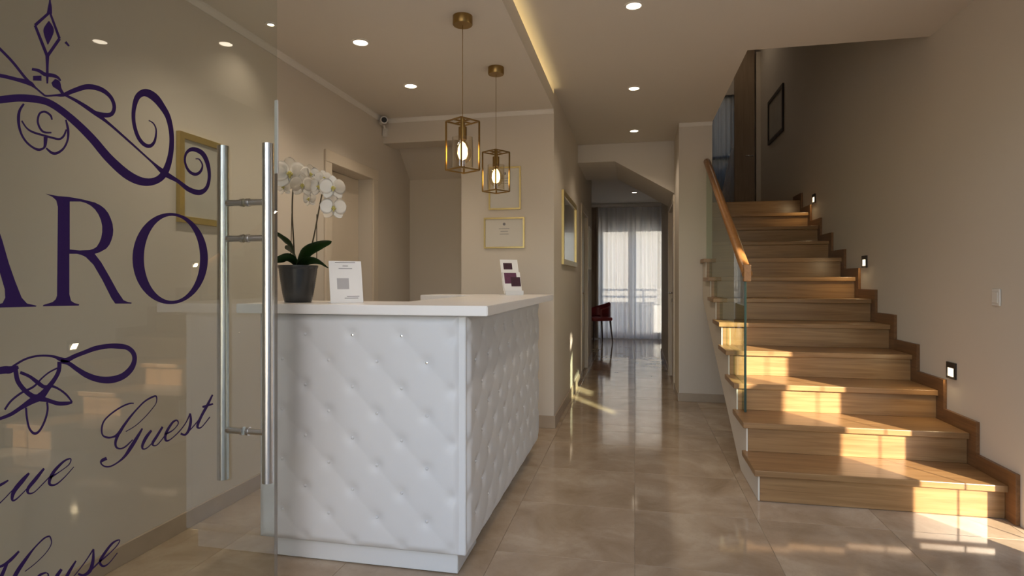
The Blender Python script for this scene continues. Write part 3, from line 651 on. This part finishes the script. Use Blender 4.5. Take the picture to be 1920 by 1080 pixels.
strokes('script_word', 'purple script word Guest', [
    [(247, 756, 2), (238, 756.7, 3), (223, 763, 3), (205, 775, 3), (191.7, 788, 3), (186.7, 801.7, 3.5), (188, 815, 3), (196.7, 820, 4), (208, 819, 3.5), (218, 813, 6), (228, 798, 5), (240, 781.7, 4), (253, 766.7, 3), (266.7, 753, 3), (280, 745, 3.5), (289, 743, 3), (289, 755, 1.5), (280, 768, 1.5), (266.7, 783, 1.5), (250, 798, 1.5), (231.7, 809, 1.5)],
    [(218, 813, 6), (212.5, 828, 5), (214, 838, 4), (221.7, 841, 3), (231.7, 836.7, 3), (245, 824, 2)],
    [(263, 803, 3), (253, 820, 6), (241.7, 838, 7), (230, 855, 5), (216.7, 866.7, 3), (203, 874, 3), (191.7, 874, 3), (185, 868, 3), (187.5, 863, 6), (196, 859, 6)],
    [(280, 806.7, 4), (270, 820, 6), (263, 835, 5), (265, 841.7, 3), (275, 837, 2), (291.7, 818, 2)], [(301, 800, 4), (290, 818, 5), (282.5, 830, 5), (284, 835, 3), (291.7, 833, 2), (305, 817, 2)],
    [(306, 814, 4), (320, 806.7, 2), (330, 795, 2), (328, 788, 3), (320, 791.7, 4), (310, 806.7, 5), (306, 818, 5), (308, 826, 4), (316.7, 823, 2), (333, 808, 2), (345, 792, 2), (353, 775, 3)],
    [(353, 775, 3), (354, 790, 5), (350, 806.7, 5), (343, 815, 4), (335, 812.5, 4)], [(345, 814, 2), (360, 798, 2), (372, 783, 2)],
    [(395, 740, 3), (385, 760, 5), (375, 778, 5), (367.5, 795, 5), (367.5, 801.7, 4), (375, 800, 2), (390, 781.7, 2)], [(376, 763, 4), (386, 760, 4), (396, 757, 3)]])
strokes('script_word', 'purple script letters ending in ue', [
    [(-16, 915, 5), (0, 906.7, 5), (11, 900, 3)], [(-40, 975, 3), (0, 938, 2), (15.5, 922, 2), (38, 900, 3)],
    [(50, 886.7, 4), (38, 900, 8), (22, 920, 8), (18, 935.5, 5), (24, 936.7, 3), (40, 922, 2), (62, 898, 2)], [(78, 878, 4), (62, 898, 7), (48, 915.5, 6), (49, 924.5, 4), (60, 922, 2), (78, 904.5, 2), (89, 893, 2)],
    [(89, 895.5, 5), (106.7, 884.5, 2), (124.5, 871, 2), (128, 860, 2.5), (115.5, 864.5, 4), (98, 882, 6), (89, 898, 6), (89, 908, 5), (100, 908, 3), (115.5, 895.5, 2), (134, 875, 1.6)]])
strokes('script_word', 'purple script word House', [
    [(31, 1033, 4), (15.5, 1049, 6), (0, 1060, 5), (-20, 1066, 3)], [(10, 1052, 5), (0, 1075, 7), (-14, 1104, 7)],
    [(89, 1004.5, 3), (78, 1009, 3), (60, 1026.7, 3), (44.5, 1046.7, 6), (26.7, 1073, 8), (14, 1100, 7)], [(89, 1005, 3), (92, 1018, 2), (82, 1035.5, 1.6), (62, 1055.5, 1.6), (42, 1071, 1.6)],
    [(82, 1073, 3), (70, 1078, 5), (60, 1093, 6), (64, 1104, 4), (80, 1094, 3), (86, 1078, 3), (82, 1073, 2)],
    [(111, 1066.7, 5), (102, 1080, 7), (97, 1094, 5), (108, 1090, 2), (124, 1074, 2)], [(138, 1051, 3), (124.5, 1073, 6), (119, 1086, 5), (130, 1084, 2), (153, 1056, 2), (171, 1029, 3)],
    [(171, 1029, 3), (170, 1051, 6), (164.5, 1069, 7), (153, 1078, 5), (142, 1075.5, 4)], [(158, 1077, 2), (182, 1053, 3)],
    [(182, 1053, 4), (200, 1038, 2), (215.5, 1022, 2), (220, 1012, 2), (206.7, 1018, 4), (191, 1038, 5), (183, 1053, 5), (189, 1061, 4), (200, 1055.5, 2), (216, 1036, 1.6)]])

# ------------------------------------------------------------------ lamps
def downlight(x, y, zc, lab, grp='recessed ceiling downlights', power=17, r=0.042):
    t = thing('ceiling_downlight', (x, y, zc), lab, 'downlight', grp)
    b = MB(); b.lathe([(r + 0.012, 0.0), (r + 0.012, -0.004), (r, -0.006), (r - 0.002, -0.001)], (x, y, zc), 28); b.build('trim_ring', 'trim', t, 'auto')
    b = MB(); b.lathe([(0, -0.003), (r - 0.002, -0.003), (r - 0.002, -0.0005), (0, -0.0005)], (x, y, zc), 28); b.build('lens', 'lens', t)
    l = light_child('beam', 'SPOT', power, t, (0, 0, -0.02), WARM, spot_size=math.radians(120), spot_blend=0.8, shadow_soft_size=0.03)
    return t
downlight(-1.556, 3.15, ZL, 'downlight over the desk, nearer of the two on the lowered ceiling')
downlight(-1.556, 3.93, ZL, 'downlight over the desk, nearest the passage')
downlight(-1.556, 2.37, ZL, 'downlight in the lowered ceiling nearest the entrance')
downlight(-1.92, 2.83, ZL, 'tiny spotlight in the lowered ceiling by the left wall', power=3, r=0.018)
downlight(-0.005, 3.38, ZR, 'downlight in the main ceiling nearest the top of the view')
downlight(-0.005, 4.84, ZR, 'middle downlight in the main ceiling')
downlight(-0.005, 6.22, ZR, 'downlight in the main ceiling just before the sloping soffit')
downlight(-0.005, 1.95, ZR, 'downlight in the main ceiling just inside the entrance')
downlight(0.77, 3.18, ZR, 'downlight in the main ceiling before the stair opening', power=7)
downlight(1.30, 8.7, 5.3, 'added unseen downlight brightening the stair landing from above', power=11)  # lamp out of view, added to warm the dark upper stairwell
downlight(-0.005, 10.6, ZR, 'downlight at the end of the hallway', power=10)

def pendant(x, y, lab):
    t = thing('pendant_lamp', (x, y, ZL), lab, 'pendant lamp', 'brass cage pendants over the desk')
    b = MB(); b.lathe([(0, 0), (0.052, 0), (0.052, -0.042), (0.049, -0.046), (0, -0.046)], (x, y, ZL), 36); b.build('canopy', 'brass', t, 'auto')
    b = MB(); b.cyl((x, y, ZL - 0.046), (x, y, 2.035), 0.0016, seg=8); b.build('cable', 'brass', t)
    a = math.radians(57); s = 0.0615; zt, zb = 2.03, 1.775; R = Matrix.Translation((x, y, 0)) @ Matrix.Rotation(a, 4, 'Z')
    b = MB(); c = 0.0035; r = s
    for sx in (-1, 1):
        for sy in (-1, 1): b.box(sx * r - c, sx * r + c, sy * r - c, sy * r + c, zb, zt)
    for z in (zt, zb):
        for q in (-1, 1):
            b.box(-r, r, q * r - c, q * r + c, z - c, z + c); b.box(q * r - c, q * r + c, -r, r, z - c, z + c)
    b.box(-r, r, -c, c, zt - c, zt + c); b.box(-c, c, -r, r, zt - c, zt + c)
    b.rot(R); b.build('cage', 'brass', t)
    b = MB(); b.cyl((x, y, 2.045), (x, y, 1.995), 0.012); b.cyl((x, y, 2.0), (x, y, 1.935), 0.022); b.build('socket', 'brass', t, 'auto')
    b = MB(); b.cyl((x, y, zb + 0.012), (x, y, 1.945), 0.055, seg=32, caps=False); b.build('glass_shade', 'glass_shade', t, True)
    b = MB(); b.lathe([(0.013, 1.940), (0.016, 1.928), (0.034, 1.905), (0.045, 1.878), (0.046, 1.855), (0.038, 1.828), (0.020, 1.811), (0, 1.807)], (x, y, 0), 24); b.build('bulb_glass', 'glass_amber', t, True)
    b = MB(); b.lathe([(0, 1.925), (0.013, 1.915), (0.025, 1.89), (0.027, 1.86), (0.018, 1.836), (0, 1.828)], (x, y, 0), 16); b.build('filament', 'bulb', t, True)
    light_child('glow', 'POINT', 5, t, (0, 0, 1.87 - ZL), (1.0, 0.66, 0.32), shadow_soft_size=0.02)
pendant(-0.882, 2.955, 'brass cage pendant lamp hanging nearer over the counter')
pendant(-0.882, 3.71, 'brass cage pendant lamp hanging in front of the certificates')

# ------------------------------------------------------------------ framed things
def frame_y(name, lab, cat, x0, x1, z0, z1, Y, fw, fmat, inner, grp=None):
    t = thing(name, ((x0 + x1) / 2, Y, z0), lab, cat, grp); d = 0.018
    b = MB(); b.box(x0, x1, Y - d, Y - 0.001, z0, z0 + fw); b.box(x0, x1, Y - d, Y - 0.001, z1 - fw, z1); b.box(x0, x0 + fw, Y - d, Y - 0.001, z0 + fw, z1 - fw); b.box(x1 - fw, x1, Y - d, Y - 0.001, z0 + fw, z1 - fw)
    b.build('frame', fmat, t)
    b = MB(); b.box(x0 + fw, x1 - fw, Y - 0.008, Y - 0.001, z0 + fw, z1 - fw); b.build('sheet', inner, t); return t
def frame_x(name, lab, cat, y0, y1, z0, z1, X, s, fw, fmat, inner):
    t = thing(name, (X, (y0 + y1) / 2, z0), lab, cat); d = 0.022
    def bx(b, a0, a1, *q): xs = sorted((X + s * a0, X + s * a1)); b.box(xs[0], xs[1], *q)
    b = MB(); bx(b, 0.001, d, y0, y1, z0, z0 + fw); bx(b, 0.001, d, y0, y1, z1 - fw, z1); bx(b, 0.001, d, y0, y0 + fw, z0 + fw, z1 - fw); bx(b, 0.001, d, y1 - fw, y1, z0 + fw, z1 - fw)
    b.build('frame', fmat, t)
    b = MB(); bx(b, 0.001, 0.010, y0 + fw, y1 - fw, z0 + fw, z1 - fw); b.build('picture', inner, t); return t
for nm, lab, (a, c) in (('framed_certificate', 'landscape certificate in gold frame just above the brochures', ((908, 466), (984, 407))), ('framed_certificate', 'upright certificate in gold frame behind the far pendant', ((917, 394), (977, 312)))):
    p, q = atY(*a, YB), atY(*c, YB); t = frame_y(nm, lab, 'certificate', p.x, q.x, p.z, q.z, YB, 0.013, 'gold', 'paper_warm', 'certificates on the pillar')
    xm = (p.x + q.x) / 2; wd = q.x - p.x
    b = MB(); b.cyl((xm, YB - 0.009, q.z - 0.055), (xm, YB - 0.008, q.z - 0.055), 0.012, seg=12); b.build('emblem', 'ink', t)
    for k in range(3):
        b = MB(); l = wd * (0.26, 0.18, 0.22)[k]; z = q.z - 0.095 - k * 0.022; b.box(xm - l / 2, xm + l / 2, YB - 0.0088, YB - 0.008, z, z + 0.004); b.build('printed_line', 'ink', t)
p, q = atX(330, 328, XL), atX(423, 330, XL)
frame_x('framed_picture', 'gold framed pale picture on the left wall behind the glass door', 'picture', p.y, q.y, 1.475, 1.905, XL, 1, 0.03, 'gold', 'print')
frame_x('framed_picture', 'wide framed picture on the hallway wall', 'picture', 5.22, 6.42, 1.34, 2.01, XC, 1, 0.05, 'gold', 'picture')
frame_x('framed_picture', 'small pale framed picture at the hallway end', 'picture', 8.25, 8.6, 1.35, 1.95, XC, 1, 0.03, 'trim', 'paper_warm')
frame_x('framed_picture', 'dark framed picture high on the right wall above the stairs', 'picture', 7.92, 8.76, 3.08, 3.68, XR, -1, 0.045, 'dark', 'print')

# ------------------------------------------------------------------ security camera
cm = thing('security_camera', (-2.07, 4.66, 2.45), 'small white security camera in the corner above the passage', 'camera')
b = MB(); b.box(-2.115, -2.075, YB - 0.028, YB - 0.001, 2.43, 2.50, 0.004); b.build('bracket', 'plug', cm)
b = MB(); b.tube([(-2.095, YB - 0.02, 2.49), (-2.095, YB - 0.05, 2.52), (-2.09, YB - 0.07, 2.535)], 0.009, 8); b.build('arm', 'plug', cm, True)
b = MB(); b.cyl((-2.108, YB - 0.045, 2.55), (-2.045, YB - 0.15, 2.535), 0.032, seg=20); b.build('housing', 'plug', cm, 'auto')
b = MB(); b.cyl((-2.0448, YB - 0.1503, 2.535), (-2.042, YB - 0.155, 2.5345), 0.022, seg=20); b.build('lens', 'black', cm, 'auto')

# ------------------------------------------------------------------ orchid
OY = 2.42; pc = atY(559, 560, OY); ox = pc.x
orc = thing('potted_orchid', (ox, OY, CZ), 'white orchid with two flower stems in a dark ribbed pot', 'plant')
prof = [(0, 0.0005), (0.056, 0.0005), (0.060, 0.006)]
for k in range(15):
    z = 0.012 + k * 0.0098; r = 0.061 + 0.022 * (k / 14) ** 0.8; prof += [(r, z), (r + 0.0018, z + 0.005)]
prof += [(0.088, 0.162), (0.087, 0.168), (0.081, 0.168), (0.076, 0.145), (0, 0.145)]
b = MB(); b.lathe(prof, (ox, OY, CZ), 40); b.build('pot', 'pot', orc, 'auto')
b = MB(); b.lathe([(0, 0.152), (0.05, 0.151), (0.077, 0.146)], (ox, OY, CZ), 24); b.build('bark', 'soil', orc, True)
def leaf(pts, width, droop=0.18):
    P = [Vector(p) for p in pts]; n = 18; b = MB()
    def cur(t):
        S = crom([tuple(p) for p in P], 1) if False else None
        m = len(P) - 1; i = min(int(t * m), m - 1); f = t * m - i
        p0, p1, p2, p3 = P[max(i - 1, 0)], P[i], P[i + 1], P[min(i + 2, m)]
        return 0.5 * (2 * p1 + (p2 - p0) * f + (2 * p0 - 5 * p1 + 4 * p2 - p3) * f * f + (-p0 + 3 * p1 - 3 * p2 + p3) * f ** 3)
    side = Vector((0.18, -0.75, 0.64)).normalized()
    for sgn in (0,):
        def fn(u, v):
            c = cur(u); tn = (cur(min(1, u + .02)) - cur(max(0, u - .02))).normalized()
            s = (side - tn * side.dot(tn)).normalized(); wv = width * (math.sin(math.pi * min(1, 0.14 + u * 0.86)) ** 0.62) / 2
            if u > 0.999: wv = 0.0008
            k = (v - 0.5) * 2; up = tn.cross(s)
            return c + s * k * wv + up * (abs(k) ** 1.5) * wv * 0.28
        b.grid(fn, n, 6)
    bmesh.ops.solidify(b.bm, geom=b.bm.faces[:], thickness=0.003)
    return b.build('leaf', 'leaf', orc, True)
B0 = Vector((ox, OY, CZ + 0.155))
A = lambda px, py, dy=0.0: atY(px, py, OY + dy)
leaf([B0, A(545, 466, -.03), A(528, 448, -.05), A(512, 436, -.05)], 0.062)
leaf([B0, A(574, 472, -.03), A(598, 458, -.05), A(622, 452, -.06)], 0.058)
leaf([B0, A(543, 486, -.05), A(526, 487, -.09), A(510, 493, -.12)], 0.05)
leaf([B0, A(575, 488, -.05), A(597, 488, -.08), A(616, 502, -.09)], 0.045)
leaf([B0, A(566, 478, .06), A(572, 470, .11), A(582, 470, .15)], 0.05)
leaf([B0, A(548, 476, .06), A(540, 468, .10), A(534, 466, .13)], 0.05)
stems = [[(552, 492), (551, 461), (548, 404), (549, 362), (553, 338), (566, 322), (582, 322), (590, 330)], [(576, 492), (588, 446), (597, 399), (605, 360), (614, 343), (624, 344), (632, 362), (634, 384)]]
for s_ in stems:
    b = MB(); pts = [tuple(A(x, y, 0.012)) for x, y in s_]; b.tube(crom(pts, 5), 0.0034, 8); b.build('stem', 'stem', orc, True)
for x0, y0_, x1, y1_ in ((545, 492, 547, 400), (594, 490, 594, 402)):
    b = MB(); b.cyl(A(x0, y0_, .02), A(x1, y1_, .02), 0.0018, seg=6); b.build('stake', 'stem', orc)
# flower meshes
def petal_mesh(L, W, cup):
    b = MB()
    def fn(u, v):
        k = (v - .5) * 2; wv = W / 2 * math.sin(math.pi * min(1, 0.10 + 0.9 * u)) ** 0.55
        if u > 0.999: wv *= 0.25
        return Vector((k * wv, 0.004 + u * L, -cup * u * u * L + 0.10 * wv * k * k))
    b.grid(fn, 8, 6); bmesh.ops.solidify(b.bm, geom=b.bm.faces[:], thickness=0.0012)
    o = b.build('petal', 'petal', None, True); d = o.data; bpy.data.objects.remove(o); return d
PW, PN = petal_mesh(0.054, 0.070, 0.15), petal_mesh(0.054, 0.042, 0.1)
lb = MB(); lb.lathe([(0, -0.003), (0.006, -0.001), (0.007, 0.006), (0.004, 0.013), (0, 0.015)], seg=10)
for k in (-1, 1): lb.tube([(0, 0, .004), (k * .006, -.006, .012), (k * .009, -.004, .018)], [.004, .004, .002], 6)
lb.tube([(0, 0, .004), (0, -.010, .010), (0, -.018, .006)], [.004, .005, .002], 6)
lo = lb.build('flower', 'lip', None, True); LIP = lo.data; bpy.data.objects.remove(lo)
flowers = [(543, 325, 1.22, (0.25, 0.0), -.03), (567, 347, .86, (0.1, -.1), -.03), (582, 326, .72, (0.9, .1), 0.0), (599, 349, .78, (-.5, .0), -.01), (624, 352, .92, (0.35, 0.1), -.03), (625, 389, .92, (0.25, -.15), -.03), (580, 372, .62, (-.9, -.2), 0.0), (533, 350, .66, (-.8, -.1), 0.01), (607, 334, .66, (0.7, .3), 0.01)]
for fx, fy, sc, (yaw, pit), dy in flowers:
    o = bpy.data.objects.new('flower', LIP); COL.objects.link(o); o.parent = orc
    o.location = A(fx, fy, dy) - WLOC[orc.name]; o.scale = (sc * 1.1,) * 3
    d = Vector((0.5 + yaw * .8, -1.0, 0.05 + pit)).normalized(); o.rotation_euler = d.to_track_quat('Z', 'Y').to_euler()
    for ang, me in ((80, PW), (-80, PW), (0, PN), (140, PN), (-140, PN)):
        q = bpy.data.objects.new('petal', me); COL.objects.link(q); q.parent = o; q.rotation_euler = (0, 0, math.radians(ang)); q.location = (0, 0, 0.004 if me is PW else 0)

# ------------------------------------------------------------------ sign stand and brochures on the counter
def place(root, loc, rz): root.location = loc; root.rotation_euler = (0, 0, rz); return root
sg = tag(empty('sign_stand'), 'white upright notice card standing beside the orchid', 'sign'); WLOC[sg.name] = Vector((0, 0, 0))
tilt = Matrix.Rotation(math.radians(-14), 4, 'X')
b = MB(); b.box(-0.072, 0.072, -0.002, 0.002, 0.0015, 0.192, 0.001, 1); b.rot(tilt); b.build('card', 'paper', sg)
b = MB(); b.box(-0.072, 0.072, -0.002, 0.07, 0.0, 0.003, 0.001, 1); b.build('foot', 'paper', sg)
b = MB(); b.prism([(0.004, 0.003), (0.07, 0.003), (0.046, 0.17), (0.044, 0.17)], 'X', -0.004, 0.004); b.build('back_strut', 'paper', sg)
for x0, x1, z in ((-0.045, 0.045, 0.186), (-0.012, 0.012, 0.170), (-0.03, 0.03, 0.158), (0.0, 0.055, 0.03), (-0.01, 0.05, 0.022)):
    b = MB(); b.box(x0, x1, -0.0027, -0.002, z - 0.0025, z + 0.0005); b.rot(tilt); b.build('printed_line', 'ink', sg)
b = MB(); b.box(-0.04, 0.012, -0.0026, -0.002, 0.062, 0.112); b.rot(tilt); b.build('printed_panel', plain('grey_print', (0.42, 0.41, 0.42), 0.6), sg)
pp = atY(651, 559, 2.40); place(sg, (pp.x, 2.40, CZ), math.radians(40))
br = tag(empty('brochure_stand'), 'white brochure stand with plum coloured leaflets on the counter end', 'brochure holder'); WLOC[br.name] = Vector((0, 0, 0))
t2 = Matrix.Rotation(math.radians(-16), 4, 'X')
b = MB(); b.box(-0.065, 0.065, -0.002, 0.002, 0.03, 0.25); b.rot(t2); b.build('back_card', 'paper', br)
b = MB(); b.box(-0.065, 0.065, -0.035, 0.07, 0.0, 0.004, 0.001, 1); b.box(-0.065, 0.065, -0.035, -0.031, 0.004, 0.03); b.build('holder_base', 'white', br)
b = MB(); b.box(-0.064, 0.064, -0.02, -0.006, 0.006, 0.155); b.rot(t2); l1 = b.build('leaflet', 'paper', br)
b = MB(); b.box(-0.055, 0.035, -0.0212, -0.02, 0.075, 0.15); b.rot(t2); b.build('printed_panel', 'plum', l1)
b = MB(); b.box(-0.01, 0.06, -0.0224, -0.0212, 0.055, 0.12); b.rot(t2); b.build('printed_panel', 'plum_d', l1)
b = MB(); b.box(-0.045, 0.02, -0.0034, -0.002, 0.18, 0.225); b.rot(t2); b.build('printed_panel', 'plum_d', br)
pp = atY(960, 551, 3.86); place(br, (pp.x, 3.88, CZ), math.radians(36))

# ------------------------------------------------------------------ far curtain and chair
def cur(u, v):
    x = -0.95 + 1.65 * u; amp = 0.030 * (0.35 + 0.65 * (1 - v) ** 0.5)
    return Vector((x + 0.008 * math.sin(u * 61), 12.12 + amp * math.sin(u * 2 * math.pi * 17) + 0.012 * math.sin(u * 2 * math.pi * 7.3 + 1), 0.015 + 2.66 * v))
b = MB(); b.grid(cur, 260, 10); tag(b.build('sheer_curtain', 'curtain', None, True, recalc=False), 'long sheer white curtain across the far balcony doors', 'curtain')
b = MB()
def cur2(u, v): return Vector((-1.35 + 0.62 * u, 12.06 + 0.03 * math.sin(u * 2 * math.pi * 6), 0.02 + 2.66 * v))
b.grid(cur2, 80, 4); tag(b.build('side_drape', 'drape', None, True, recalc=False), 'taupe drape drawn aside behind the burgundy chair', 'curtain')
t = thing('curtain_rail', (-0.3, 12.1, 2.69), 'slim white curtain rail above the sheer curtain', 'curtain rail')
b = MB(); b.box(-1.4, 0.75, 12.07, 12.16, 2.69, 2.745, 0.004); b.build('rail', 'trim', t)
ch = tag(empty('armchair'), 'small burgundy chair with curved back near the far curtain', 'chair'); WLOC[ch.name] = Vector((0, 0, 0))
b = MB(); b.box(-0.22, 0.22, -0.21, 0.21, 0.41, 0.48, 0.028, 3); b.build('seat', 'red', ch, True)
b = MB(); N = 24; b_in = []
def shell(u, v, r):
    a = math.radians(200 - 220 * u); rr = r; drop = 0.13 * abs(u - .5) * 2
    return Vector((rr * math.cos(a), 0.02 + rr * math.sin(a) * 0.95, 0.47 + v * (0.30 - drop)))
b.grid(lambda u, v: shell(u, v, 0.235), N, 5); bmesh.ops.solidify(b.bm, geom=b.bm.faces[:], thickness=0.028); b.build('backrest', 'red', ch, True)
for sx in (-1, 1):
    for sy in (-1, 1):
        b = MB(); b.cyl((sx * 0.18, sy * 0.17, 0.415), (sx * 0.215, sy * 0.205, 0.001), 0.019, 0.011, seg=12); b.build('leg', 'oakleg', ch, True)
place(ch, (-0.70, 11.55, 0), math.radians(-60))
